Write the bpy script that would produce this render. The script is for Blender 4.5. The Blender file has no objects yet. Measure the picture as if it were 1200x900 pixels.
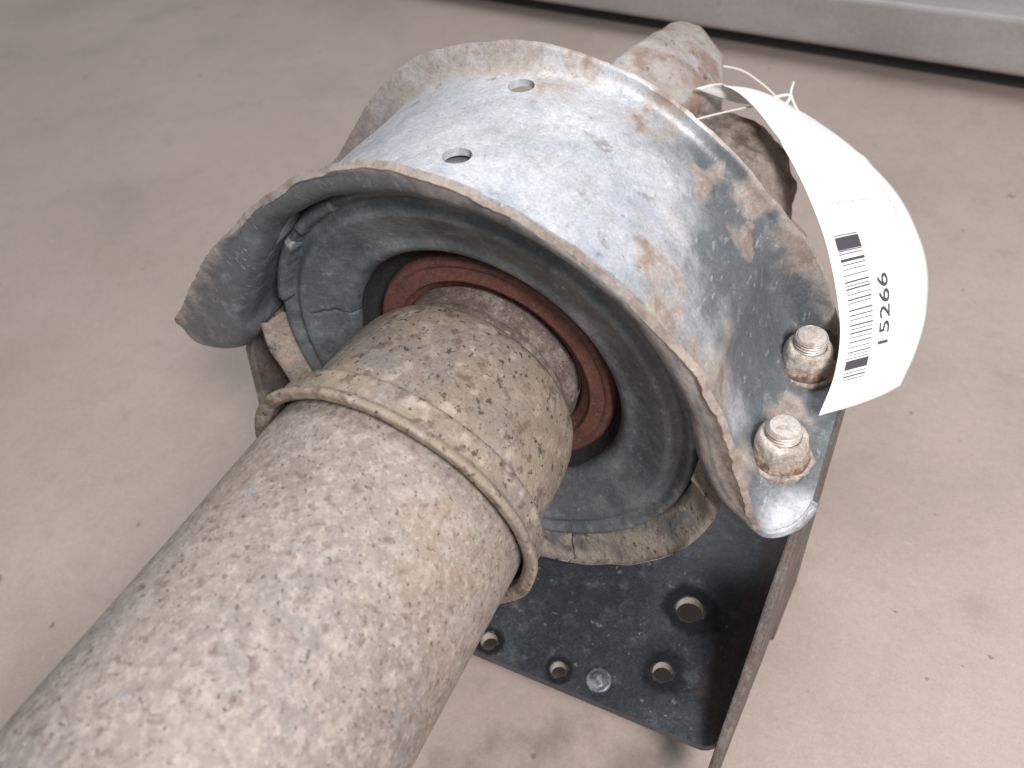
import bpy, bmesh, math, random
from mathutils import Vector, Matrix, noise
random.seed(4)
S = 0.001                      # everything below is written in millimetres
SC = bpy.context.scene
COL = SC.collection

# ------------------------------------------------------------------ camera, world, lamps
right = Vector((0.88715, 0.44580, -0.11926)); up = Vector((-0.24984, 0.68127, 0.68807)); fwd = Vector((-0.38799, 0.58063, -0.71577))
cam_data = bpy.data.cameras.new('camera'); cam = bpy.data.objects.new('camera', cam_data); COL.objects.link(cam)
m = Matrix((right, up, -fwd)).transposed().to_4x4(); m.translation = Vector((119.34, 0, 196.8)) * S
cam.matrix_world = m
cam_data.sensor_width = 36; cam_data.lens = 27; cam_data.clip_start = 0.005; cam_data.clip_end = 100
cam_data.dof.use_dof = True; cam_data.dof.focus_distance = 0.255; cam_data.dof.aperture_fstop = 13
SC.camera = cam
world = bpy.data.worlds.new('World'); SC.world = world; world.use_nodes = True
bg = world.node_tree.nodes['Background']; bg.inputs[0].default_value = (0.97, 0.98, 1.0, 1); bg.inputs[1].default_value = 0.31
def area(name, loc, target, size, power, color):
    d = bpy.data.lights.new(name, 'AREA'); d.shape = 'RECTANGLE'; d.size, d.size_y = size; d.energy = power; d.color = color
    o = bpy.data.objects.new(name, d); COL.objects.link(o); o.location = Vector(loc) * S
    o.rotation_euler = (Vector(target) * S - o.location).to_track_quat('-Z', 'Y').to_euler()
area('key_lamp', (390, -110, 480), (70, 160, -10), (0.16, 0.16), 6.1, (1.0, 0.96, 0.95))
area('ceiling_lamp', (-300, 900, 1900), (0, 200, 0), (1.6, 0.5), 19, (0.92, 0.96, 1.0))
SC.view_settings.view_transform = 'Standard'; SC.view_settings.look = 'None'; SC.view_settings.exposure = 0.0; SC.view_settings.gamma = 1

# ------------------------------------------------------------------ materials
def material(name, base, layers=(), rough=0.6, metal=0.0, bumps=(), spec=0.5, grit=0.0):
    """layers: (colour, scale per mm, threshold lo, hi, detail, strength[, attribute, roughness, stretch])"""
    mt = bpy.data.materials.new(name); mt.use_nodes = True
    nt = mt.node_tree; N = nt.nodes; L = nt.links; b = N['Principled BSDF']
    tc = N.new('ShaderNodeTexCoord'); mp = N.new('ShaderNodeMapping'); mp.inputs['Scale'].default_value = (1000, 1000, 1000)
    L.new(tc.outputs['Object'], mp.inputs[0])
    def mth(op, a, bb):
        n = N.new('ShaderNodeMath'); n.operation = op; n.use_clamp = True
        for i, x in enumerate((a, bb)):
            if isinstance(x, (int, float)): n.inputs[i].default_value = x
            else: L.new(x, n.inputs[i])
        return n.outputs[0]
    def nz(scale, detail, seed, kind='noise', stretch=None):
        src = mp.outputs[0]
        m2 = N.new('ShaderNodeMapping'); m2.inputs['Location'].default_value = (seed * 37.1, seed * 11.3, seed * 5.7)
        if stretch: m2.inputs['Scale'].default_value = stretch
        L.new(src, m2.inputs[0]); src = m2.outputs[0]
        if kind == 'voronoi':
            n = N.new('ShaderNodeTexVoronoi'); n.inputs['Scale'].default_value = scale; L.new(src, n.inputs['Vector']); return n.outputs['Distance']
        n = N.new('ShaderNodeTexNoise'); n.inputs['Scale'].default_value = scale; n.inputs['Detail'].default_value = detail
        n.inputs['Roughness'].default_value = 0.6; L.new(src, n.inputs['Vector']); return n.outputs['Fac']
    col = None; rg = None
    cur = N.new('ShaderNodeRGB'); cur.outputs[0].default_value = (*base, 1); col = cur.outputs[0]
    rv = N.new('ShaderNodeValue'); rv.outputs[0].default_value = rough; rg = rv.outputs[0]
    for i, ly in enumerate(layers):
        c, scale, lo, hi, det, st = ly[:6]; at = ly[6] if len(ly) > 6 else None; lr = ly[7] if len(ly) > 7 else rough
        stretch = ly[8] if len(ly) > 8 else None
        n = nz(scale, det, i + 1, 'noise', stretch)
        if at:                                   # wear or painted shade that belongs to a place on the thing (edges, stains)
            a = N.new('ShaderNodeAttribute'); a.attribute_name = at
            ns = N.new('ShaderNodeMath'); ns.operation = 'ADD'; L.new(n, ns.inputs[0])
            sc = N.new('ShaderNodeMath'); sc.operation = 'MULTIPLY_ADD'; L.new(a.outputs['Fac'], sc.inputs[0]); sc.inputs[1].default_value = 0.7; sc.inputs[2].default_value = -0.35
            L.new(sc.outputs[0], ns.inputs[1]); n = ns.outputs[0]
        r = N.new('ShaderNodeMapRange'); r.inputs['From Min'].default_value = lo; r.inputs['From Max'].default_value = hi
        r.interpolation_type = 'SMOOTHSTEP'; L.new(n, r.inputs['Value'])
        f = mth('MULTIPLY', r.outputs[0], st)
        mx = N.new('ShaderNodeMix'); mx.data_type = 'RGBA'; L.new(f, mx.inputs[0]); L.new(col, mx.inputs[6]); mx.inputs[7].default_value = (*c, 1); col = mx.outputs[2]
        mr = N.new('ShaderNodeMix'); L.new(f, mr.inputs[0]); L.new(rg, mr.inputs[2]); mr.inputs[3].default_value = lr; rg = mr.outputs[0]
    if grit:                                     # fine mineral grain: lighter and darker specks under a millimetre
        for sc_, amp in ((0.9, 1.0), (2.6, 0.8), (0.28, 0.6)):
            n = nz(sc_, 4, sc_ * 3)
            r = N.new('ShaderNodeMapRange'); r.inputs['From Min'].default_value = 0.3; r.inputs['From Max'].default_value = 0.7
            r.inputs['To Min'].default_value = 1 - grit * amp; r.inputs['To Max'].default_value = 1 + grit * amp; L.new(n, r.inputs['Value'])
            mx = N.new('ShaderNodeMix'); mx.data_type = 'RGBA'; mx.blend_type = 'MULTIPLY'; mx.inputs[0].default_value = 1
            L.new(col, mx.inputs[6]); L.new(r.outputs[0], mx.inputs[7]); col = mx.outputs[2]
    L.new(col, b.inputs['Base Color']); L.new(rg, b.inputs['Roughness'])
    b.inputs['Metallic'].default_value = metal; b.inputs['Specular IOR Level'].default_value = spec
    prev = None
    for i, (scale, dist, det) in enumerate(bumps):
        bp = N.new('ShaderNodeBump'); bp.inputs['Strength'].default_value = 1.0; bp.inputs['Distance'].default_value = dist * S
        L.new(nz(scale, det, i + 20), bp.inputs['Height'])
        if prev: L.new(prev, bp.inputs['Normal'])
        prev = bp.outputs[0]
    if prev: L.new(prev, b.inputs['Normal'])
    return mt

M = {}
M['concrete'] = material('concrete', (0.42, 0.338, 0.298), [
    ((0.46, 0.375, 0.335), 0.005, 0.35, 0.70, 6, 0.8), ((0.33, 0.275, 0.235), 0.007, 0.45, 0.75, 7, 0.7),
    ((0.35, 0.295, 0.26), 0.06, 0.45, 0.75, 8, 0.4), ((0.24, 0.205, 0.18), 0.025, 0.60, 0.76, 8, 0.4), ((0.55, 0.48, 0.43), 0.13, 0.71, 0.78, 3, 0.5), ((0.14, 0.12, 0.11), 0.09, 0.73, 0.77, 2, 0.7), ((0.17, 0.15, 0.13), 0.05, 0.42, 0.95, 9, 0.75, 'dirt_shade')],
    rough=0.6, bumps=[(0.03, 0.8, 4), (0.3, 0.15, 4)], grit=0.07)
M['beam'] = material('aluminium', (0.40, 0.375, 0.36), [
    ((0.31, 0.295, 0.285), 0.008, 0.42, 0.62, 5, 0.8), ((0.45, 0.425, 0.41), 0.02, 0.5, 0.68, 6, 0.6, None, 0.6, (0.3, 1, 1)),
    ((0.27, 0.26, 0.25), 0.05, 0.6, 0.72, 6, 0.5)], rough=0.7, metal=0.0, bumps=[(0.2, 0.1, 4)], grit=0.1)
M['tube'] = material('weathered_tube', (0.225, 0.184, 0.162), [
    ((0.285, 0.242, 0.218), 0.018, 0.35, 0.65, 5, 0.9), ((0.205, 0.187, 0.182), 0.022, 0.46, 0.68, 7, 0.85), ((0.28, 0.215, 0.16), 0.014, 0.50, 0.68, 6, 0.7),
    ((0.365, 0.318, 0.285), 0.22, 0.44, 0.68, 8, 0.75), ((0.43, 0.39, 0.34), 0.58, 0.52, 0.68, 6, 0.5),
    ((0.14, 0.10, 0.078), 0.32, 0.52, 0.68, 9, 0.7), ((0.26, 0.29, 0.345), 0.035, 0.60, 0.70, 7, 0.6, None, 0.45), ((0.06, 0.045, 0.037), 0.62, 0.60, 0.67, 5, 0.75)],
    rough=0.66, bumps=[(0.35, 0.6, 6), (1.4, 0.15, 3), (0.03, 0.6, 2)], grit=0.10)
M['sleeve'] = material('weathered_sleeve', (0.22, 0.175, 0.135), [
    ((0.30, 0.245, 0.19), 0.04, 0.35, 0.65, 5, 0.8), ((0.20, 0.18, 0.17), 0.03, 0.46, 0.68, 5, 0.85),
    ((0.39, 0.34, 0.285), 0.18, 0.50, 0.68, 9, 0.7), ((0.12, 0.08, 0.06), 0.18, 0.53, 0.66, 7, 0.8), ((0.045, 0.033, 0.028), 0.42, 0.60, 0.65, 4, 0.85)],
    rough=0.66, bumps=[(0.3, 0.55, 6), (1.0, 0.15, 3)], grit=0.12)
M['neck'] = material('rusty_neck', (0.11, 0.082, 0.07), [((0.23, 0.19, 0.17), 0.12, 0.45, 0.62, 5, 0.7), ((0.30, 0.25, 0.22), 0.5, 0.60, 0.70, 4, 0.6), ((0.07, 0.05, 0.045), 0.2, 0.58, 0.7, 5, 0.6)],
    rough=0.7, bumps=[(0.4, 0.3, 5)], grit=0.35)
M['red'] = material('red_brown_seal', (0.135, 0.055, 0.042), [((0.08, 0.036, 0.03), 0.08, 0.45, 0.65, 4, 0.7), ((0.24, 0.12, 0.09), 0.4, 0.58, 0.7, 4, 0.5)], rough=0.6, bumps=[(0.5, 0.1, 3)], grit=0.25)
M['black_rubber'] = material('black_rubber', (0.022, 0.023, 0.024), [((0.07, 0.065, 0.06), 0.5, 0.6, 0.7, 4, 0.6)], rough=0.7, bumps=[(0.8, 0.15, 4)], grit=0.3)
M['rubber'] = material('dusty_rubber', (0.10, 0.113, 0.122), [
    ((0.055, 0.066, 0.075), 0.03, 0.40, 0.65, 5, 0.8), ((0.20, 0.215, 0.22), 0.05, 0.44, 0.72, 9, 0.75), ((0.25, 0.235, 0.21), 0.3, 0.55, 0.72, 7, 0.55),
    ((0.40, 0.41, 0.41), 0.15, 0.66, 0.72, 8, 0.5)], rough=0.45, bumps=[(0.3, 0.15, 5), (0.05, 0.6, 3)], grit=0.22)
M['cup'] = material('rusty_cup', (0.25, 0.215, 0.185), [((0.36, 0.305, 0.26), 0.06, 0.40, 0.62, 8, 0.8), ((0.13, 0.13, 0.13), 0.045, 0.52, 0.62, 8, 0.9),
    ((0.42, 0.31, 0.25), 0.10, 0.56, 0.66, 9, 0.7), ((0.05, 0.04, 0.035), 0.28, 0.60, 0.66, 6, 0.85)], rough=0.6, bumps=[(0.2, 0.9, 8)], grit=0.2)
M['bracket'] = material('weathered_bracket', (0.44, 0.46, 0.49), [
    ((0.58, 0.58, 0.60), 0.018, 0.36, 0.62, 5, 0.8, None, 0.38), ((0.30, 0.34, 0.41), 0.028, 0.50, 0.66, 6, 0.65, None, 0.36),
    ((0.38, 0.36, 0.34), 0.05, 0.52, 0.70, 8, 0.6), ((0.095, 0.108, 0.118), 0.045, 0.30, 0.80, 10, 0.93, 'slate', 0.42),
    ((0.30, 0.32, 0.35), 0.22, 0.54, 0.72, 8, 0.5, None, 0.45, (1, 0.5, 0.5)), ((0.46, 0.48, 0.50), 0.6, 0.60, 0.70, 8, 0.5, None, 0.4, (1, 0.25, 0.25)),
    ((0.40, 0.34, 0.29), 0.08, 0.30, 0.85, 10, 0.75, 'stain', 0.6), ((0.38, 0.33, 0.295), 0.09, 0.34, 0.74, 10, 0.9, 'rim', 0.65),
    ((0.21, 0.15, 0.125), 0.2, 0.64, 0.98, 10, 0.7, 'rim', 0.75), ((0.22, 0.155, 0.13), 0.2, 0.56, 0.98, 10, 0.75, 'stain', 0.75),
    ((0.19, 0.14, 0.12), 0.09, 0.62, 0.70, 10, 0.6), ((0.14, 0.11, 0.10), 0.4, 0.62, 0.70, 6, 0.4), ((0.74, 0.76, 0.78), 0.30, 0.64, 0.74, 10, 0.4, None, 0.38)],
    rough=0.42, metal=0.15, bumps=[(0.25, 0.28, 6), (0.04, 1.0, 3)], grit=0.16)
M['plate'] = material('dark_plate', (0.032, 0.036, 0.043), [
    ((0.056, 0.063, 0.074), 0.03, 0.38, 0.66, 6, 0.9, None, 0.35), ((0.11, 0.115, 0.12), 0.13, 0.54, 0.72, 6, 0.55, None, 0.5), ((0.20, 0.20, 0.195), 0.17, 0.64, 0.72, 4, 0.65, None, 0.6), ((0.30, 0.30, 0.29), 0.5, 0.68, 0.72, 4, 0.6, None, 0.6),
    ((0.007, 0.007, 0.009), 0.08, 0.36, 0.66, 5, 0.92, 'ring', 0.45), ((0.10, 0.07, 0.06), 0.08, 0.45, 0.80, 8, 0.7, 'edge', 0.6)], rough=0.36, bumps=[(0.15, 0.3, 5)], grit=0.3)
M['plate_edge'] = material('rusty_plate_flange', (0.11, 0.092, 0.082), [((0.10, 0.06, 0.045), 0.06, 0.45, 0.6, 5, 0.8), ((0.22, 0.205, 0.19), 0.08, 0.52, 0.66, 5, 0.6), ((0.04, 0.04, 0.045), 0.1, 0.58, 0.68, 5, 0.7)], rough=0.55, bumps=[(0.2, 0.3, 4)], grit=0.3)
M['nut'] = material('worn_nut', (0.38, 0.33, 0.285), [((0.54, 0.50, 0.45), 0.12, 0.4, 0.65, 6, 0.8), ((0.30, 0.20, 0.145), 0.14, 0.36, 0.72, 8, 0.85, 'low'), ((0.11, 0.06, 0.045), 0.28, 0.62, 0.80, 8, 0.9, 'low'), ((0.10, 0.07, 0.06), 0.5, 0.66, 0.72, 6, 0.7)], rough=0.6, metal=0.0, bumps=[(0.6, 0.45, 6)], grit=0.3)
M['washer'] = material('stained_washer', (0.30, 0.27, 0.235), [((0.42, 0.36, 0.30), 0.16, 0.42, 0.66, 7, 0.8), ((0.14, 0.08, 0.055), 0.25, 0.50, 0.70, 7, 0.9)], rough=0.65, bumps=[(0.5, 0.4, 6)], grit=0.3)
M['stud'] = material('worn_stud', (0.42, 0.37, 0.33), [((0.54, 0.50, 0.46), 0.1, 0.4, 0.6, 3, 0.8), ((0.26, 0.19, 0.16), 0.2, 0.56, 0.66, 4, 0.6)], rough=0.45, metal=0.2, bumps=[(0.6, 0.12, 4)], grit=0.2)
M['yoke'] = material('rusty_casting', (0.34, 0.29, 0.26), [
    ((0.44, 0.41, 0.39), 0.04, 0.40, 0.62, 6, 0.8), ((0.38, 0.41, 0.45), 0.05, 0.56, 0.68, 6, 0.6, None, 0.4), ((0.25, 0.165, 0.125), 0.045, 0.48, 0.62, 8, 0.85),
    ((0.08, 0.05, 0.04), 0.22, 0.60, 0.68, 6, 0.75)], rough=0.62, bumps=[(0.2, 0.9, 8)], grit=0.15)
M['dark_yoke'] = material('dark_rusty_casting', (0.19, 0.155, 0.13), [((0.33, 0.28, 0.23), 0.05, 0.42, 0.66, 7, 0.85), ((0.08, 0.055, 0.04), 0.06, 0.48, 0.62, 9, 0.85), ((0.30, 0.27, 0.25), 0.12, 0.56, 0.68, 7, 0.6)], rough=0.62, bumps=[(0.2, 1.0, 8)], grit=0.2)
M['paper'] = material('white_paper', (0.90, 0.90, 0.89), [((0.82, 0.82, 0.80), 0.05, 0.5, 0.7, 3, 0.4)], rough=0.5, bumps=[(0.03, 0.3, 2)])
M['ink'] = material('printed_ink', (0.07, 0.065, 0.08), rough=0.6)
M['faint_ink'] = material('faint_ink', (0.52, 0.50, 0.52), rough=0.6)
M['string'] = material('white_string', (0.80, 0.77, 0.72), rough=0.8)
M['crack'] = material('dark_crack', (0.012, 0.011, 0.010), rough=0.9)

# ------------------------------------------------------------------ helpers
def thing(name, label, cat, loc=(0, 0, 0), group=None):
    o = bpy.data.objects.new(name, None); o.empty_display_size = 0.01; COL.objects.link(o)
    o.location = Vector(loc) * S; o['label'] = label; o['category'] = cat
    if group: o['group'] = group
    return o
def build(name, verts, faces, mat, parent=None, smooth=True, root=None, attrs=None, label=None):
    """verts in world millimetres; stored relative to the thing they belong to"""
    off = Vector((0, 0, 0)); q = parent
    while q is not None: off += q.location; q = q.parent
    me = bpy.data.meshes.new(name)
    me.from_pydata([tuple(Vector(v) * S - off) for v in verts], [], faces); me.validate()
    if attrs:
        for k, vals in attrs.items():
            a = me.attributes.new(k, 'FLOAT', 'POINT')
            for i, x in enumerate(vals): a.data[i].value = x
    bm = bmesh.new(); bm.from_mesh(me); bmesh.ops.recalc_face_normals(bm, faces=bm.faces); bm.to_mesh(me); bm.free()
    me.materials.append(mat)
    if smooth: me.shade_smooth()
    o = bpy.data.objects.new(name, me); COL.objects.link(o)
    if parent: o.parent = parent
    if label: o['label'] = label
    return o
def bake(o, mods):
    """add modifiers, apply them, drop them"""
    for t, kw in mods:
        md = o.modifiers.new(t, t)
        for k, v in kw.items(): setattr(md, k, v)
    bpy.context.view_layer.update()
    dg = bpy.context.evaluated_depsgraph_get()
    me = bpy.data.meshes.new_from_object(o.evaluated_get(dg))
    o.modifiers.clear(); o.data = me
    return o
def autosmooth(o, deg=35):
    me = o.data; me.shade_smooth(); me.set_sharp_from_angle(angle=math.radians(deg))
def lathe(profile, n=128, centre=(0, 0), a0=0, a1=360, wob=None):
    """profile (radius, y) about an axis parallel to y"""
    full = abs(a1 - a0) >= 360; cols = n if full else n + 1
    V = []; F = []; P = len(profile)
    for i in range(cols):
        a = math.radians(a0 + (a1 - a0) * i / n)
        for j, (r, y) in enumerate(profile):
            p = Vector((centre[0] + r * math.cos(a), y, centre[1] + r * math.sin(a)))
            if wob:
                d = noise.noise(p * wob[1] + Vector((3, 1, 7))) * wob[0]
                p.x += math.cos(a) * d; p.z += math.sin(a) * d; p.y += noise.noise(p * wob[1]) * wob[0] * 0.5
            V.append(p)
    for i in range(n):
        i2 = (i + 1) % cols
        for j in range(P - 1): F.append((i * P + j, i * P + j + 1, i2 * P + j + 1, i2 * P + j))
    return V, F
def dense(pts, step):
    out = []
    for (a, b), (c, d) in zip(pts, pts[1:]):
        k = max(1, int(math.hypot(c - a, d - b) / step))
        for i in range(k): out.append((a + (c - a) * i / k, b + (d - b) * i / k))
    out.append(pts[-1]); return out
def spline(pts, n):
    """Catmull-Rom through pts (tuples of any length), n samples"""
    pts = [Vector(p) for p in pts]; P = [2 * pts[0] - pts[1]] + pts + [2 * pts[-1] - pts[-2]]; out = []
    for k in range(n):
        t = k / (n - 1) * (len(pts) - 1); i = min(int(t), len(pts) - 2); u = t - i
        a, b, c, d = P[i:i + 4]
        out.append(0.5 * ((2 * b) + (c - a) * u + (2 * a - 5 * b + 4 * c - d) * u * u + (3 * b - a - 3 * c + d) * u ** 3))
    return out
def tube_curve(name, pts, r, mat, parent, n=60, seg=8):
    c = spline(pts, n); V = []; F = []
    for i, p in enumerate(c):
        t = (c[min(i + 1, n - 1)] - c[max(i - 1, 0)]).normalized(); u = t.orthogonal().normalized()
        if i: u = (pu - t * pu.dot(t)).normalized()
        pu = u; w = t.cross(u)
        for k in range(seg):
            a = 2 * math.pi * k / seg; V.append(p + (u * math.cos(a) + w * math.sin(a)) * r)
    for i in range(n - 1):
        for k in range(seg): F.append((i * seg + k, i * seg + (k + 1) % seg, (i + 1) * seg + (k + 1) % seg, (i + 1) * seg + k))
    F.append(tuple(range(seg))); F.append(tuple((n - 1) * seg + k for k in range(seg)))
    return build(name, V, F, mat, parent)
def box(x0, x1, y0, y1, z0, z1):
    V = [(x, y, z) for x in (x0, x1) for y in (y0, y1) for z in (z0, z1)]
    return V, [(0, 1, 3, 2), (4, 6, 7, 5), (0, 4, 5, 1), (2, 3, 7, 6), (0, 2, 6, 4), (1, 5, 7, 3)]
def cutter(verts, faces):
    o = build('cutter', verts, faces, M['crack'], None, False); return o
def drop(o):
    me = o.data; bpy.data.objects.remove(o); bpy.data.meshes.remove(me)
def cyl_along(p0, p1, r, n=40):
    p0 = Vector(p0); p1 = Vector(p1); t = (p1 - p0).normalized(); u = t.orthogonal().normalized(); w = t.cross(u)
    V = [p + (u * math.cos(2 * math.pi * k / n) + w * math.sin(2 * math.pi * k / n)) * r for p in (p0, p1) for k in range(n)]
    F = [(k, (k + 1) % n, n + (k + 1) % n, n + k) for k in range(n)] + [tuple(range(n)), tuple(range(n, 2 * n))]
    return V, F

# ------------------------------------------------------------------ floor
FZ = -140
gx = [-12000, -3000, -800] + [-400 + 12 * k for k in range(67)] + [900, 3000, 12000]
gy = [-6000, -1500, -500] + [-200 + 12 * k for k in range(60)] + [900, 3000, 18000]
V = []; dirt_shade = []
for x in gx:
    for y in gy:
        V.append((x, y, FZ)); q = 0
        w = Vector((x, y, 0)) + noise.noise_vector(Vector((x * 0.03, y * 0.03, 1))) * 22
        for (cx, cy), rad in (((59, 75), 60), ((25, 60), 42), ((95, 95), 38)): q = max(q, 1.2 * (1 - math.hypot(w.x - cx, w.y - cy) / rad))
        dirt_shade.append(max(0, q))  # floor dirt and the plate's shadow, both painted into the concrete colour
ny = len(gy); F = [(i * ny + j, (i + 1) * ny + j, (i + 1) * ny + j + 1, i * ny + j + 1) for i in range(len(gx) - 1) for j in range(ny - 1)]
fl = build('floor', V, F, M['concrete'], None, False, attrs={'dirt_shade': dirt_shade}); fl['kind'] = 'structure'

# ------------------------------------------------------------------ beam on the floor behind
d = Vector((576, -107, 0)).normalized(); nrm = Vector((-d.y, d.x, 0)); P0 = Vector((-100, 754, FZ + 17))
root = thing('metal_beam', 'long grey scuffed aluminium box beam lying on the concrete floor in the background', 'metal beam', tuple(P0))
W, H, RB = 120, 44, 8
sec = []
for cx, cz, a0 in ((W - RB, RB, -90), (W - RB, H - RB, 0), (RB, H - RB, 90), (RB, RB, 180)):
    rr = RB if cz < H / 2 else 3.0
    ox = cx if cz < H / 2 else (W - rr if cx > W / 2 else rr); oz = cz if cz < H / 2 else H - rr
    for k in range(6):
        a = math.radians(a0 + 18 * k); sec.append((ox + rr * math.cos(a), oz + rr * math.sin(a)))
V = []; F = []; n = len(sec); segs = 60
for i in range(segs + 1):
    t = -1500 + 3000 * i / segs
    for s, z in sec: V.append(P0 + d * t + nrm * s + Vector((0, 0, z)))
for i in range(segs):
    for k in range(n): F.append((i * n + k, i * n + (k + 1) % n, (i + 1) * n + (k + 1) % n, (i + 1) * n + k))
F.append(tuple(range(n))); F.append(tuple(segs * n + k for k in range(n)))
o = build('box_section', V, F, M['beam'], root); autosmooth(o, 40)
V = []
for t in (-1490, 1490):
    for s, z in ((22, -17), (22, 1), (100, 1), (100, -17)): V.append(P0 + d * t + nrm * s + Vector((0, 0, z)))
build('gap_shade_strip', V, [(0, 1, 5, 4), (1, 2, 6, 5), (2, 3, 7, 6), (3, 0, 4, 7), (0, 3, 2, 1), (4, 5, 6, 7)], M['black_rubber'], root, False)  # black strip added under the beam to imitate its shadow gap
V = []; F = []
for i in range(200):                                  # thin worn bright burr along the top front edge
    t = -200 + 2.6 * i; w = 1.0 + 0.8 * noise.noise(Vector((i * 0.21, 0, 0))); off = 2.2 * noise.noise(Vector((i * 0.05, 3, 0)))
    for s, z in ((3.5 + off, H), (3.5 + off, H + 0.5), (3.5 + off + w, H + 0.5), (3.5 + off + w, H)): V.append(P0 + d * t + nrm * s + Vector((0, 0, z)))
    if i: 
        a = (i - 1) * 4; b = i * 4
        for k in range(3): F.append((a + k, a + k + 1, b + k + 1, b + k))
build('edge_burr', V, F, material('bright_scratch', (0.62, 0.60, 0.58), rough=0.5), root)

# ------------------------------------------------------------------ dark mounting plate (channel with side flanges)
ZP = -100
root = thing('mounting_plate', 'dark blue-grey drilled steel plate with upright side flange under the arched bracket', 'steel plate', (0, 160, FZ))
nx, ny = 110, 70; x0, x1, y1 = -108, 110, 214
holes = [(85, 152, 5.6), (83.5, 123, 4.0), (46, 107.5, 3.4), (15, 107, 3.6)]
V = []; F = []; ring = []; edge = []
for lev in (0, 1):
    for i in range(nx + 1):
        for j in range(ny + 1):
            x = x0 + (x1 - 0.8 - x0) * i / nx; yf = 101 + 0.02 * (x - 24)
            if x > 104: yf += (x - 104) ** 2 * 0.10
            y = yf + (y1 - yf) * j / ny
            x += 0.072 * (y - 100) * (i / nx) ** 3
            dz = 0
            e = math.hypot(x - 61.5, y - 110.5)
            if e < 8: dz = 0.9 * math.exp(-(e / 2.2) ** 2) - 0.7 * math.exp(-((e - 5) / 1.3) ** 2)
            V.append((x, y, ZP + dz - (0 if lev else 5)))
            q = 0
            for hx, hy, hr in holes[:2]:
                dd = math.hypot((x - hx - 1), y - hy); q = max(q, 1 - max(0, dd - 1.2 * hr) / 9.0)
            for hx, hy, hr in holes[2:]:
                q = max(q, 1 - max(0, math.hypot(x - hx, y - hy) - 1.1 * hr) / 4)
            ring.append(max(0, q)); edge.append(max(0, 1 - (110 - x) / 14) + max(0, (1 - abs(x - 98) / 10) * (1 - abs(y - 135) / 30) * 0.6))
st = (nx + 1) * (ny + 1)
def vi(l, i, j): return l * st + i * (ny + 1) + j
for i in range(nx):
    for j in range(ny):
        F.append((vi(0, i, j), vi(0, i, j + 1), vi(0, i + 1, j + 1), vi(0, i + 1, j))); F.append((vi(1, i, j), vi(1, i + 1, j), vi(1, i + 1, j + 1), vi(1, i, j + 1)))
for i in range(nx):
    F.append((vi(0, i, 0), vi(0, i + 1, 0), vi(1, i + 1, 0), vi(1, i, 0))); F.append((vi(0, i, ny), vi(1, i, ny), vi(1, i + 1, ny), vi(0, i + 1, ny)))
for j in range(ny):
    F.append((vi(0, 0, j), vi(1, 0, j), vi(1, 0, j + 1), vi(0, 0, j + 1))); F.append((vi(0, nx, j), vi(0, nx, j + 1), vi(1, nx, j + 1), vi(1, nx, j)))
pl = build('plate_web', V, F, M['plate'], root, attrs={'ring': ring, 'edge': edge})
cv = []; cf = []
for hx, hy, hr in holes:
    a, b = cyl_along((hx, hy, ZP - 9), (hx, hy, ZP + 6), hr, 36); k = len(cv); cv += a; cf += [tuple(q + k for q in f) for f in b]
c = cutter(cv, cf)
bake(pl, [('BOOLEAN', dict(operation='DIFFERENCE', object=c, solver='EXACT'))]); drop(c); autosmooth(pl, 40)
V = []; F = []; pf = [(5.0, -0.2), (4.8, 0.2), (4.3, 0.35), (3.8, 0.2), (3.2, 0.15), (2.8, 0.4), (2.0, 0.7), (1.0, 0.85), (0.01, 0.9)]
for k in range(40):
    a = 2 * math.pi * k / 40
    for q, z in pf: V.append((62 + q * math.cos(a), 110 + q * math.sin(a), ZP + z))
for k in range(40):
    for q in range(8): F.append((k * 9 + q, k * 9 + q + 1, ((k + 1) % 40) * 9 + q + 1, ((k + 1) % 40) * 9 + q))
build('rivet_head', V, F, material('bare_rivet', (0.09, 0.095, 0.11), [((0.35, 0.36, 0.40), 0.3, 0.45, 0.65, 5, 0.7)], rough=0.42, metal=0.2), root)
for hx, hy, hr in holes:
    V, F = [], []
    for k in range(48):
        a = 2 * math.pi * k / 48
        for z, q in ((ZP - 5.3, 0), (ZP - 0.6, 0), (ZP - 0.3, 0.02), (ZP - 0.2, 0.05)): V.append((hx + (hr - 0.12 + (q if z > ZP else 0)) * math.cos(a), hy + (hr - 0.12 + (q if z > ZP else 0)) * math.sin(a), z))
    for k in range(48):
        for q in range(3): F.append((k * 4 + q, k * 4 + q + 1, ((k + 1) % 48) * 4 + q + 1, ((k + 1) % 48) * 4 + q))
    build('bare_hole_wall', V, F, M['stud'], root)
def side_flange(name, prof, xa, xb, xlean, label=None):
    """prof: outline in (y, z); thickness xa..xb; the plan leans by xlean per mm of y"""
    V = []; n = len(prof)
    for x in (xa, xb):
        for y, z in prof: V.append((x + xlean * (y - 100) + 0.25 * noise.noise(Vector((y * 0.05, z * 0.05, x))), y, z))
    F = [tuple(range(n)), tuple(range(2 * n - 1, n - 1, -1))] + [(k, (k + 1) % n, n + (k + 1) % n, n + k) for k in range(n)]
    o = build(name, V, F, M['plate_edge'], root, False, label=label)
    return bake(o, [('BEVEL', dict(width=0.9 * S, segments=2))])
pr = [(92, -105), (92, -97)] + [(93 + 3.7 * k + 0.7 * noise.noise(Vector((k * 0.5, 0, 0))), -93.5 + 3.45 * k + 0.7 * noise.noise(Vector((k * 0.6, 4, 0)))) for k in range(23)] + [(180, -16.5), (182, -17.5), (206, -17.5), (206, FZ), (172, FZ), (164, -105)]
side_flange('side_flange', pr, 110.0, 113.4, 0.072)
pr = [(128, FZ), (130, -98), (150, -14), (154, -10), (210, -10), (210, FZ)]
side_flange('side_flange', pr, -113, -109, 0.0)

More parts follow.
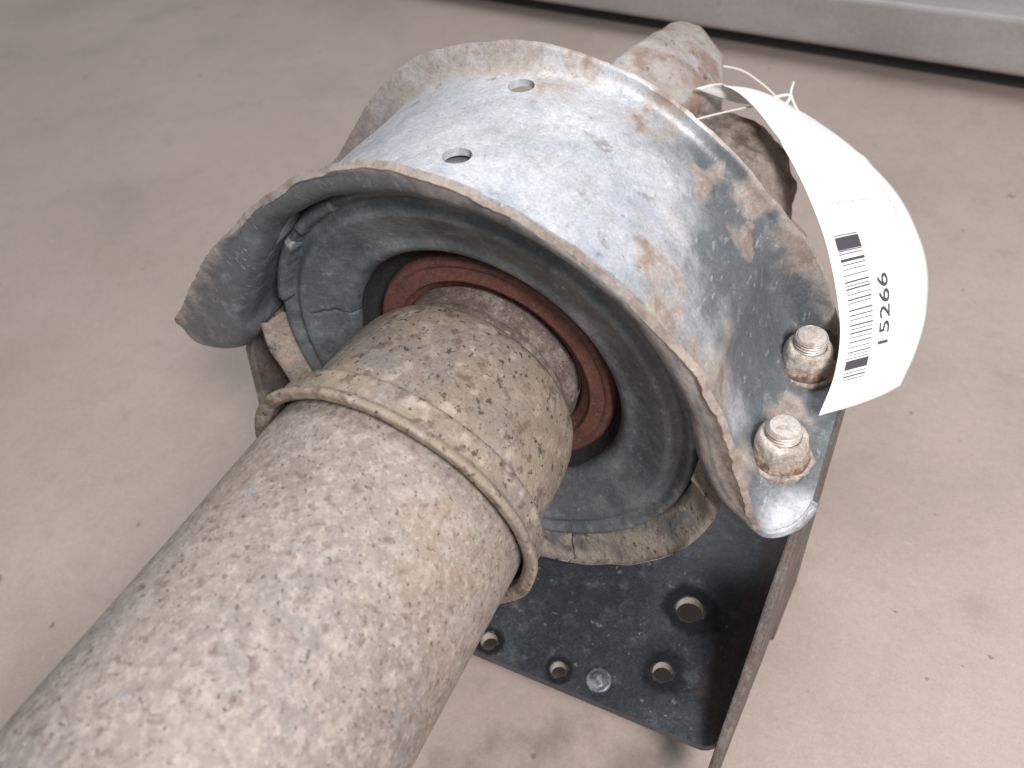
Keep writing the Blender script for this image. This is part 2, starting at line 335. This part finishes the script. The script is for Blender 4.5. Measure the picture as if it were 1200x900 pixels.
# ------------------------------------------------------------------ drive shaft
root = thing('drive_shaft', 'thick weathered beige-grey steel drive shaft running through the rubber bearing', 'drive shaft', (0, 100, FZ))
V, F = lathe(dense([(45, -320), (45, 101.5), (44.4, 103.5), (42, 104)], 6), 160, wob=(0.35, 0.03))
o = build('tube', V, F, M['tube'], root)
V, F = lathe(dense([(46.3, 106), (46.6, 98.6), (48.2, 97.2), (50.6, 97.0), (51.3, 97.6), (51.3, 98.9), (50.4, 100.0), (49.4, 101.0), (49.0, 102.8), (48.8, 106.0), (49.0, 107.6), (48.5, 109.2), (46.4, 110.0), (43.0, 110.1)], 0.6), 220, wob=(0.5, 0.07))
o = build('weld_collar', V, F, M['sleeve'], root)
V, F = lathe(dense([(42, 105), (42.6, 110), (42.8, 111.6), (44.0, 112.6), (44.3, 115), (44.2, 128), (43.9, 136), (43.0, 143), (41.2, 148.5), (38.8, 151.6), (36.5, 153)], 1.5), 160, wob=(0.5, 0.045))
o = build('shaft_sleeve', V, F, M['sleeve'], root)
V, F = lathe(dense([(33, 152), (35.6, 153.2), (36.0, 156), (34.6, 158), (34.4, 162), (35.0, 163.5), (35.4, 166.0), (33.6, 166.6), (33.6, 226)], 1.0), 128, wob=(0.25, 0.08))
o = build('shaft_neck', V, F, M['neck'], root); autosmooth(o, 50)
V, F = lathe(dense([(33, 172), (35, 168), (38.5, 166.2), (39.3, 164.9), (40.5, 165.1), (44.6, 165.8), (45.3, 165.0), (47.0, 165.5), (48.0, 167.2), (48.6, 174)], 0.6), 128, centre=(1.2, -0.5))
o = build('seal_ring', V, F, M['red'], root)
# rear universal joint yoke
def hull(name, pts, mat, parent, bev=3.0, lv=2, amp=1.0):
    bm = bmesh.new()
    for p in pts: bm.verts.new(Vector(p) * S)
    r = bmesh.ops.convex_hull(bm, input=bm.verts)
    for v in [v for v in bm.verts if not v.link_faces]: bm.verts.remove(v)
    bmesh.ops.dissolve_limit(bm, angle_limit=0.12, verts=bm.verts, edges=bm.edges)
    V = [v.co / S for v in bm.verts]; bm.verts.index_update(); F = [tuple(v.index for v in f.verts) for f in bm.faces]; bm.free()
    o = build(name, V, F, mat, parent, False)
    bake(o, [('BEVEL', dict(width=bev * S, segments=4)), ('TRIANGULATE', {}), ('REMESH', dict(mode='VOXEL', voxel_size=0.9 * S)), ('SMOOTH', dict(iterations=2, factor=0.5))])
    for v in o.data.vertices:
        p = v.co / S; v.co += v.normal * (noise.noise(p * 0.09) * amp + noise.noise(p * 0.3) * 0.3 * amp) * S
    o.data.shade_smooth(); return o
V, F = lathe(dense([(24, 224), (27, 232), (26, 262), (30, 276), (36, 286), (38, 300), (34, 312), (10, 316), (0, 316)], 3), 80, wob=(1.0, 0.04))
build('yoke_hub', V, F, M['dark_yoke'], root)
hull('yoke_ear', [(-8, 309, 48), (-1, 331, 50), (-3, 368, 42), (2, 381, 39), (11, 384, 36), (27, 370, 28), (33, 350, 22), (30, 326, 30), (13, 334, 44), (18, 298, 38), (-14, 300, 40),
     (-14, 300, 5), (-12, 384, 8), (14, 386, 6), (32, 352, 4), (26, 300, 4)], M['yoke'], root, 3.5, amp=0.7)
hull('yoke_ear', [(30, 326, 24), (44, 334, 20), (58, 334, 15), (70, 326, 9), (77, 312, 4), (80, 294, 0), (80, 280, -6), (28, 300, 30), (50, 300, 24), (66, 296, 14), (30, 340, -26), (60, 336, -28), (76, 312, -30), (78, 286, -28), (26, 280, 10), (26, 280, -28), (60, 276, -10)],
     M['dark_yoke'], root, 5, amp=1.8)
hull('yoke_ear', [(-30, 326, 14), (-58, 328, 6), (-70, 316, -4), (-68, 290, -10), (-28, 296, 16), (-30, 336, -30), (-58, 330, -32), (-70, 300, -32), (-26, 280, -28)], M['dark_yoke'], root, 5, amp=1.5)
hull('retaining_lug', [(83, 246, 22), (90, 244, 20), (92, 258, 14), (84, 262, 18), (88, 242, 10), (80, 250, 6), (92, 256, 4), (82, 262, 2)], M['yoke'], root, 1.0, amp=0.6)

# ------------------------------------------------------------------ bearing mount (rubber, recess, cup)
root = thing('bearing_mount', 'grey-black cracked ring-shaped rubber bearing mount in a rusty cup, around the shaft neck', 'bearing mount', (0, 165, ZP))
prof = [(82.4, 200), (82.6, 158), (82.4, 154.0), (81.6, 152.4), (80.2, 152.0), (79.0, 152.8), (78.0, 154.2), (76.8, 154.8), (75.4, 154.3), (74.2, 153.2), (72.6, 152.6),
        (70.2, 153.8), (66, 156.0), (61.6, 158.0), (59.4, 158.6), (57.6, 158.4), (55.8, 158.8), (54.2, 160.2), (53.4, 162.0), (53.0, 166)]
V, F = lathe(dense(prof, 1.0), 720, wob=(0.5, 0.022))
# a crack through the lip at the lower left, where the rubber has torn
nP = len(dense(prof, 1.0))
for i in range(len(V)):
    p = V[i]; r = math.hypot(p.x, p.z); a = math.degrees(math.atan2(p.z, p.x)) % 360
    ac = 163 + 1.4 * noise.noise(Vector((r * 0.3, 0, 0))) + (r - 53) * 0.28
    if r < 70 and abs(a - ac) < 0.3: p.y += 2.6
o = build('rubber_ring', V, F, M['rubber'], root)
V, F = lathe(dense([(53.6, 162), (52.6, 165.0), (51.0, 168.2), (49.2, 169.5), (47.0, 170.8), (43, 171.5)], 1.0), 128, wob=(0.4, 0.1))
build('inner_sleeve', V, F, M['black_rubber'], root)
# raised block of rubber at the outer edge, upper left
def arc_block(name, a0, a1, r0, r1, ya, yb, mat):
    V = []; n = 30
    for i in range(n + 1):
        a = math.radians(a0 + (a1 - a0) * i / n); w = 0.6 * noise.noise(Vector((i * 0.3, r0, 0)))
        for r, y in ((r0 + w, yb), (r0 + 1 + w, ya + 0.6), (r0 + 2, ya), (r1 - 2 + w, ya), (r1 - 1, ya + 0.6), (r1, yb)): V.append((r * math.cos(a), y, r * math.sin(a)))
    F = [(i * 6 + k, i * 6 + k + 1, i * 6 + 7 + k, i * 6 + 6 + k) for i in range(n) for k in range(5)] + [tuple(range(6)), tuple(n * 6 + k for k in range(6))]
    return build(name, V, F, mat, root)
arc_block('rubber_block', 118, 134, 77, 82.8, 150.6, 156, M['rubber'])
arc_block('rubber_block', 140, 163, 77, 82.8, 149.8, 156, M['rubber'])
# lower cup: blends from the round rubber edge to a lip hanging 12 mm lower
def cup(a0, a1, n):
    V = []; rows = []
    for i in range(n + 1):
        ad = a0 + (a1 - a0) * i / n; a = math.radians(ad); row = []
        c, s = math.cos(a), math.sin(a)
        for t, r, y in ((0, 82.6, 175), (0, 83.0, 154), (0.08, 85.2, 152.4), (0.35, 86.3, 150.8), (0.7, 87.6, 149.0), (0.92, 88.6, 147.2), (1.0, 91.0, 146.0), (1.0, 92.0, 146.5), (1.0, 92.4, 148.2), (1.0, 92.2, 154), (1.0, 91.8, 200)):
            p = Vector((r * c, y, r * s - 12 * t * max(0, min(1, (-s + 0.25) * 2))))
            if p.z < -99.2: p.z = -99.2
            lim = 83.2 + 11 * max(0, min(1, (-s + 0.02) * 7)) if c > 0 else 88 + 8 * max(0, min(1, (-s + 0.3) * 3)); q = math.hypot(p.x, p.z)
            if q > lim: p.x *= lim / q; p.z *= lim / q
            p += Vector((0.5, 0.9, 0.5)) * noise.noise(p * 0.06) * (2.2 if t > 0 else 0.2)
            row.append(p)
        V += row
    K = 11
    F = [(i * K + k, i * K + k + 1, (i + 1) * K + k + 1, (i + 1) * K + k) for i in range(n) for k in range(K - 1)]
    return V, F
for a0, a1 in ((-188, -66.2), (-65.8, 1)):
    V, F = cup(a0, a1, int(abs(a1 - a0) * 1.2)); build('cup_segment', V, F, M['cup'], root)

# ------------------------------------------------------------------ arched bracket
root = thing('arched_bracket', 'worn silver-grey arched steel bracket with rusty flared rims over the rubber bearing', 'bracket', (0, 180, -12))
R = 86.0
# keys (x, z) of the strap, front rim, rear rim; left foot to right foot
Pk = [(-131, -2), (-122, -3.5), (-110, -2.5), (-99.5, 1.5), (-92.5, 10), (-88, 22)]
Qk = [(-131.5, 0), (-124, 12.5), (-114, 22.6), (-104, 33.3), (-94, 44.0), (-84.5, 53.2)]
Rk = [(-132, -1), (-123, 8), (-114, 19), (-106, 29), (-97, 38.5), (-88, 48)]
for a, q, rr in ((135, 95, 97.5), (120, 94, 97), (105, 95.8, 95), (90, 97, 94), (75, 95, 92.8), (60, 93, 92), (45, 93, 92.2), (31, 96.6, 94.5)):
    c, s = math.cos(math.radians(a)), math.sin(math.radians(a))
    Pk.append((R * c, R * s)); Qk.append((q * c, q * s)); Rk.append((rr * c, rr * s))
Pk += [(82.5, 29), (85.2, 16), (88.8, 5), (93.5, -3.5), (99, -9), (104.5, -11.8), (108, -12.3), (113, -12.5), (118.5, -12.5)]
Qk += [(89.2, 39.5), (94.8, 27), (98.4, 16.5), (101.8, 6), (104.2, -2), (106.2, -8.5), (108.6, -11.6), (113.2, -12.0), (118.5, -12.0)]
Rk += [(91.6, 36), (98.5, 27), (103.5, 18), (107, 9.5), (110, 1.5), (113, -5), (115.5, -9), (117.5, -11), (119, -12)]
NU = 420
P = spline(Pk, NU); Q = spline(Qk, NU); QR = spline(Rk, NU)
V = []; rim = []; slate = []; stain = []
bumps = [((63, 212, 59), 5.0, 1.1), ((76, 216, 40), 4.0, 1.3), ((70, 190, 48), 10, -0.8)]
stains = [((-128, 138, 3), 16), ((-118, 138, 16), 9), ((80, 226, 50), 14), ((96, 226, 30), 16), ((45, 222, 78), 12), ((70, 156, 52), 15), ((78, 154, 38), 14), ((84, 152, 24), 16), ((88, 152, 8), 15), ((40, 216, 78), 10), ((20, 220, 88), 14), ((62, 167, 60), 13), ((11, 212, 85), 14), ((63, 212, 59), 10), ((76, 214, 38), 10), ((84, 165, 20), 22), ((95, 158, -4), 14), ((104, 190, -10), 15)]
rows = None
for i in range(NU):
    p = P[i]; q = Q[i]; w = QR[i]
    tan = (P[min(i + 1, NU - 1)] - P[max(i - 1, 0)]).normalized(); nn = Vector((-tan.y, tan.x))
    if nn.dot(Vector((0, 1))) < 0 and abs(p.x) < 60: nn = -nn
    yF = 141.5 + 0.045 * p.x - 7.0 * max(0, min(1, (p.x - 60) / 32)) ** 1.3; yR = 224.0 + 0.04 * p.x
    if p.x > 105: yF += 17 * (1 - math.sqrt(max(0, 1 - ((p.x - 105) / 13.55) ** 2))); yR -= 0.02 * (p.x - 106) ** 2
    if p.x < -118: yF += 0.05 * (-p.x - 118) ** 2.0
    hf = q - p; hr = w - p; lf = hf.length; lr = hr.length; bF = min(6.5, 0.85 * lf); bR = min(6.5, 0.85 * lr)
    row = []
    for k in (0, .12, .3, .5, .75, 1): 
        s = lf + (bF - lf) * k; row.append((hf * (s / lf), yF + 1.6 * (1 - (1 - k) ** 2) - 0.0, 0.95 - k * 0.6))
    for k in range(1, 9):
        t = math.pi / 2 * k / 8; row.append((hf * (bF * (1 - math.sin(t)) / lf), yF + 1.6 + bF * (1 - math.cos(t)), 0.40 * (1 - k / 8) + 0.05))
    ya = yF + 1.6 + bF; yb = yR - 1.0 - bR
    for k in range(1, 40): row.append((Vector((0, 0)), ya + (yb - ya) * k / 40, 0))
    for k in range(8, -1, -1):
        t = math.pi / 2 * k / 8; row.append((hr * (bR * (1 - math.sin(t)) / lr), yR - 1.0 - bR * (1 - math.cos(t)), 0.1 * (1 - k / 8)))
    for k in (.3, .6, .85, 1): 
        s = bR + (lr - bR) * k; row.append((hr * (s / lr), yR - 1.0 * (1 - k), 0.1 + 0.65 * k))
    rows = len(row)
    for (o2, y, rm) in row:
        v = Vector((p.x + o2.x, y, p.y + o2.y))
        dd = 0
        for c, rad, amp in bumps: dd += amp * math.exp(-((v - Vector(c)).length / rad * 1.5) ** 2)
        dd += 0.5 * noise.noise(v * 0.05) + 0.25 * noise.noise(v * 0.16)
        v.x += nn.x * dd; v.z += nn.y * dd
        if rm > 0.5:
            jag = noise.noise(v * 0.1) * 0.5 * rm + noise.noise(v * 0.5) * 0.22 * rm
            v.y += jag; v.x += nn.x * jag; v.z += nn.y * jag
        V.append(v)
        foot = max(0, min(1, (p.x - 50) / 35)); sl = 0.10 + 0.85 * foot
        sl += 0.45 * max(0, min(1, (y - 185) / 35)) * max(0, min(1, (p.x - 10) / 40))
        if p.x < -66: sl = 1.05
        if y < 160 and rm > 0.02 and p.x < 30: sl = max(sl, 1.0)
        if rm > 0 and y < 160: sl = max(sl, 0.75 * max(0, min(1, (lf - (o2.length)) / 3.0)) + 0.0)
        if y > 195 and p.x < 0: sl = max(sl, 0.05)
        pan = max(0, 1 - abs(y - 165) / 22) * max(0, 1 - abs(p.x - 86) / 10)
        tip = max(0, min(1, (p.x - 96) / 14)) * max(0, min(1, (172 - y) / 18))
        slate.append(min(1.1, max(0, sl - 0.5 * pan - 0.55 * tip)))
        rv = rm
        if rv > 0.35 and p.x > 60 and y < 165: rv = min(1, rv + 0.3)
        if y < 160:
            lf_ = max(0, min(1, (10 - p.x) / 50)); rv = rv * (1 - lf_) + (max(0, rv) ** 3) * 0.9 * lf_
        if p.x > 104: rv *= max(0.15, 1 - (p.x - 104) / 5)
        rim.append(rv)
        sg = 0
        wv = v + (noise.noise_vector(v * 0.09) * 9 + noise.noise_vector(v * 0.3) * 3.5)
        for c, rad in stains: sg = max(sg, 1 - (wv - Vector(c)).length / rad)
        if p.x < 5 and y > 212: rim[-1] = max(rim[-1], min(0.75, (y - 212) / 9))
        stain.append(max(0, sg) * 1.3)
F = [(i * rows + k, i * rows + k + 1, (i + 1) * rows + k + 1, (i + 1) * rows + k) for i in range(NU - 1) for k in range(rows - 1)]
br = build('arch_shell', V, F, M['bracket'], root, attrs={'rim': rim, 'slate': slate, 'stain': stain})
# make sure the outside normal is outward, then give the sheet its thickness inward
mid = br.data.polygons[(NU // 2) * (rows - 1) + rows // 2]
if mid.normal.z < 0: br.data.flip_normals()
cv = []; cf = []
for hx, hy, hr in ((3.5, 165.5, 4.4), (2.5, 209.5, 4.4)):
    a, b = cyl_along((hx, hy, 70), (hx, hy, 100), hr, 40); k = len(cv); cv += a; cf += [tuple(q + k for q in f) for f in b]
c = cutter(cv, cf)
bake(br, [('SOLIDIFY', dict(thickness=2.4 * S, offset=-1)), ('BOOLEAN', dict(operation='DIFFERENCE', object=c, solver='EXACT'))]); drop(c); autosmooth(br, 42)
# inner face of the arch and front faces are dull slate: worn coat
def nut_and_stud(cx, cy, cz, tilt, rot, zt):
    tv = Vector((tilt[0], tilt[1], 1)).normalized(); u = Vector((1, 0, 0)); u = (u - tv * u.dot(tv)).normalized(); w = tv.cross(u)
    def ring_mesh(name, prof, nseg, mat, parent, hexa=0.0, attr=None, wob=0.25):
        V = []; low = []; K = len(prof)
        for i in range(nseg):
            a = 2 * math.pi * i / nseg
            for r, z in prof:
                r *= 0.95
                hx = abs(((math.degrees(a) + rot) % 60) - 30) / 30; f = 1 + hexa * (hx ** 2 - 0.4)
                p = Vector((cx, cy, cz)) + (u * math.cos(a) + w * math.sin(a)) * r * f + tv * z
                p += (u * math.cos(a) + w * math.sin(a)) * noise.noise(p * 0.35) * wob
                V.append(p); low.append(max(0, min(1, 1.1 - z / 9)))
        F = [(i * K + k, i * K + k + 1, ((i + 1) % nseg) * K + k + 1, ((i + 1) % nseg) * K + k) for i in range(nseg) for k in range(K - 1)]
        return build(name, V, F, mat, parent, attrs={'low': low})
    wsh = ring_mesh('washer', dense([(6, 1.4), (10.4, 1.3), (11.2, 0.9), (11.5, 0.2), (11.4, -1.5)], 0.6), 72, M['washer'], root, wob=0.9)
    nt = ring_mesh('nut', dense([(10.4, 0.8), (10.2, 2.0), (9.5, 3.4), (9.0, 4.8), (8.75, 7.0), (8.5, 9.0), (8.0, 10.4), (7.0, 11.3), (6.1, 11.2), (5.8, 10.4)], 0.5), 96, M['nut'], root, 0.045, wob=0.35)
    pr = [(5.9, 8.0)]; z = 10.2
    while z < zt - 1.4: pr += [(5.35, z), (5.75, z + 0.35), (5.85, z + 0.7), (5.35, z + 1.05)]; z += 1.25
    pr += [(5.6, z), (5.5, zt - 0.8), (4.9, zt), (2.5, zt + 0.15), (0.01, zt + 0.1)]
    sd = ring_mesh('stud', pr, 64, M['stud'], root, wob=0.12); autosmooth(sd, 30)
nut_and_stud(103.8, 214.0, -11.2, (0.02, -0.02), 10, 15.5)
nut_and_stud(105.0, 170.5, -11.6, (0.00, 0.02), 35, 15.0)

# ------------------------------------------------------------------ paper tag on a string
root = thing('paper_tag', 'curled white paper label with barcode and number 15266 tied behind the arched bracket', 'label', (115, 300, -60))
A = [(28.2, 317.9, 36.1), (34.3, 322.5, 36.5), (43.5, 323.5, 35.1), (58.7, 313.4, 29.8), (75.3, 294.0, 23.3), (88.5, 275.0, 17.5), (98.9, 255.7, 12.9), (107.2, 235.2, 8.6), (112.6, 217.3, 5.0), (114.7, 200.1, 1.2), (113.5, 187.1, -5.9)]
B = [(50.9, 355.1, 12.0), (53.8, 359.2, 12.4), (61.8, 359.8, 11.3), (79.2, 353.7, 6.7), (99.2, 341.4, 1.2), (117.0, 325.3, -4.7), (129.1, 308.5, -10.9), (136.5, 290.2, -15.8), (139.9, 269.3, -20.6), (139.9, 251.3, -25.4), (137.5, 235.1, -30.3)]
def along(pts, s):
    pts = [Vector(p) for p in pts]; E = [2 * pts[0] - pts[1]] + pts + [2 * pts[-1] - pts[-2]]
    t = max(0, min(1, s)) * (len(pts) - 1); i = min(int(t), len(pts) - 2); q = t - i; a, b, c, d = E[i:i + 4]
    return 0.5 * ((2 * b) + (c - a) * q + (2 * a - 5 * b + 4 * c - d) * q * q + (3 * b - a - 3 * c + d) * q ** 3)
def on_tag(s, t, lift=0.0):
    a = along(A, s); b = along(B, s); p = a.lerp(b, t)
    e = 0.004; ds = along(A, s + e).lerp(along(B, s + e), t) - along(A, s - e).lerp(along(B, s - e), t)
    n = (b - a).cross(ds).normalized()
    if n.x < 0: n = -n
    bow = 2.2 * math.sin(math.pi * t) + 0.5 * math.exp(-((s - 0.36 - 0.05 * t) / 0.012) ** 2) + 0.35 * noise.noise(Vector((s * 9, t * 2.5, 0)))
    return p + n * (bow + lift)
ns, ntt = 120, 24; V = []; F = []
for lift in (0, -0.25):
    for i in range(ns + 1):
        for j in range(ntt + 1): V.append(on_tag(i / ns, j / ntt, lift + 0.25 * noise.noise(Vector((i * 0.06, j * 0.1, 0)))))
st = (ns + 1) * (ntt + 1)
for l in (0, 1):
    for i in range(ns):
        for j in range(ntt):
            a = l * st + i * (ntt + 1) + j; F.append((a, a + 1, a + ntt + 2, a + ntt + 1))
for i in range(ns):
    for j in (0, ntt): a = i * (ntt + 1) + j; F.append((a, a + ntt + 1, a + ntt + 1 + st, a + st))
for j in range(ntt):
    for i in (0, ns): a = i * (ntt + 1) + j; F.append((a, a + 1, a + 1 + st, a + st))
card = build('paper_strip', V, F, M['paper'], root)
def prints(name, rects, mat):
    V = []; F = []
    for s0, s1, t0, t1, sk in rects:
        k = len(V); n = 6
        for i in range(n + 1):
            t = t0 + (t1 - t0) * i / n
            for s in (s0, s1): V.append(on_tag(s + sk * (t - t0), t, 0.32))
        for i in range(n): F.append((k + 2 * i, k + 2 * i + 1, k + 2 * i + 3, k + 2 * i + 2))
    return build(name, V, F, mat, root)
bars = [(0, .006), (.016, .085), (.105, .006), (.125, .006), (.160, .018), (.195, .006), (.225, .005), (.262, .006), (.305, .010), (.333, .006), (.352, .010), (.392, .006), (.425, .010), (.452, .006), (.500, .010), (.538, .008),
        (.570, .006), (.607, .010), (.636, .006), (.662, .010), (.694, .006), (.726, .008), (.764, .006), (.797, .008), (.820, .005), (.842, .006), (.860, .065), (.945, .006), (.968, .010), (.994, .006)]
s0, s1 = 0.59, 0.92
prints('barcode', [(s0 + (s1 - s0) * a, s0 + (s1 - s0) * (a + w), 0.075, 0.285, 0.0) for a, w in bars], M['ink'])
sp = []
for k in range(14): sp.append((0.515 + 0.003 * random.random(), 0.519 + 0.003 * random.random(), 0.14 + 0.032 * k, 0.14 + 0.032 * k + 0.012 + 0.008 * random.random(), 0))
for k in range(10): sp.append((0.50 + 0.006 * k, 0.502 + 0.006 * k, 0.80, 0.815 + 0.02 * random.random(), 0))
prints('faint_print', sp, M['faint_ink'])
cu = bpy.data.curves.new('number', 'FONT'); cu.body = '15266'; cu.size = 1; to = bpy.data.objects.new('number', cu); COL.objects.link(to)
bpy.context.view_layer.update(); me = bpy.data.meshes.new_from_object(to.evaluated_get(bpy.context.evaluated_depsgraph_get()))
xs = [v.co.x for v in me.vertices]; ys = [v.co.y for v in me.vertices]; xa, xb, ya, yb = min(xs), max(xs), min(ys), max(ys)
V = []
for v in me.vertices:
    u = (v.co.x - xa) / (xb - xa); h = (v.co.y - ya) / (yb - ya)
    V.append(on_tag(0.852 - 0.162 * u, 0.465 - 0.105 * h, 0.34))
F = [tuple(p.vertices) for p in me.polygons]
build('number_text', V, F, M['ink'], root, False)
bpy.data.objects.remove(to); bpy.data.curves.remove(cu); bpy.data.meshes.remove(me)
tube_curve('string', [(22, 366, 24), (27.5, 369.8, 22.6), (36.9, 369.2, 21.2), (47.8, 364.9, 17.5), (57.9, 357.6, 14.5), (66.9, 350.8, 13.8), (69, 349.5, 12.0)], 0.45, M['string'], root)
tube_curve('string_knot', [(52.4, 342.9, 19.5), (58.1, 348.6, 21.0), (63.0, 350.3, 21.1), (62.1, 345.6, 19.2), (58, 345.6, 20.5), (66.5, 344.2, 17.1), (71.0, 341.1, 16.4)], 0.6, M['string'], root)
tube_curve('string_end', [(70.2, 341.1, 16.7), (65.3, 347.9, 19.3), (62.8, 352.5, 21.6), (62.4, 358.3, 23.7)], 0.5, M['string'], root, 40)
tube_curve('string', [(39.0, 262.2, 49.3), (42.8, 278.4, 44.6), (47.6, 309.5, 32.7), (53.4, 343.4, 19.3)], 0.4, M['string'], root)
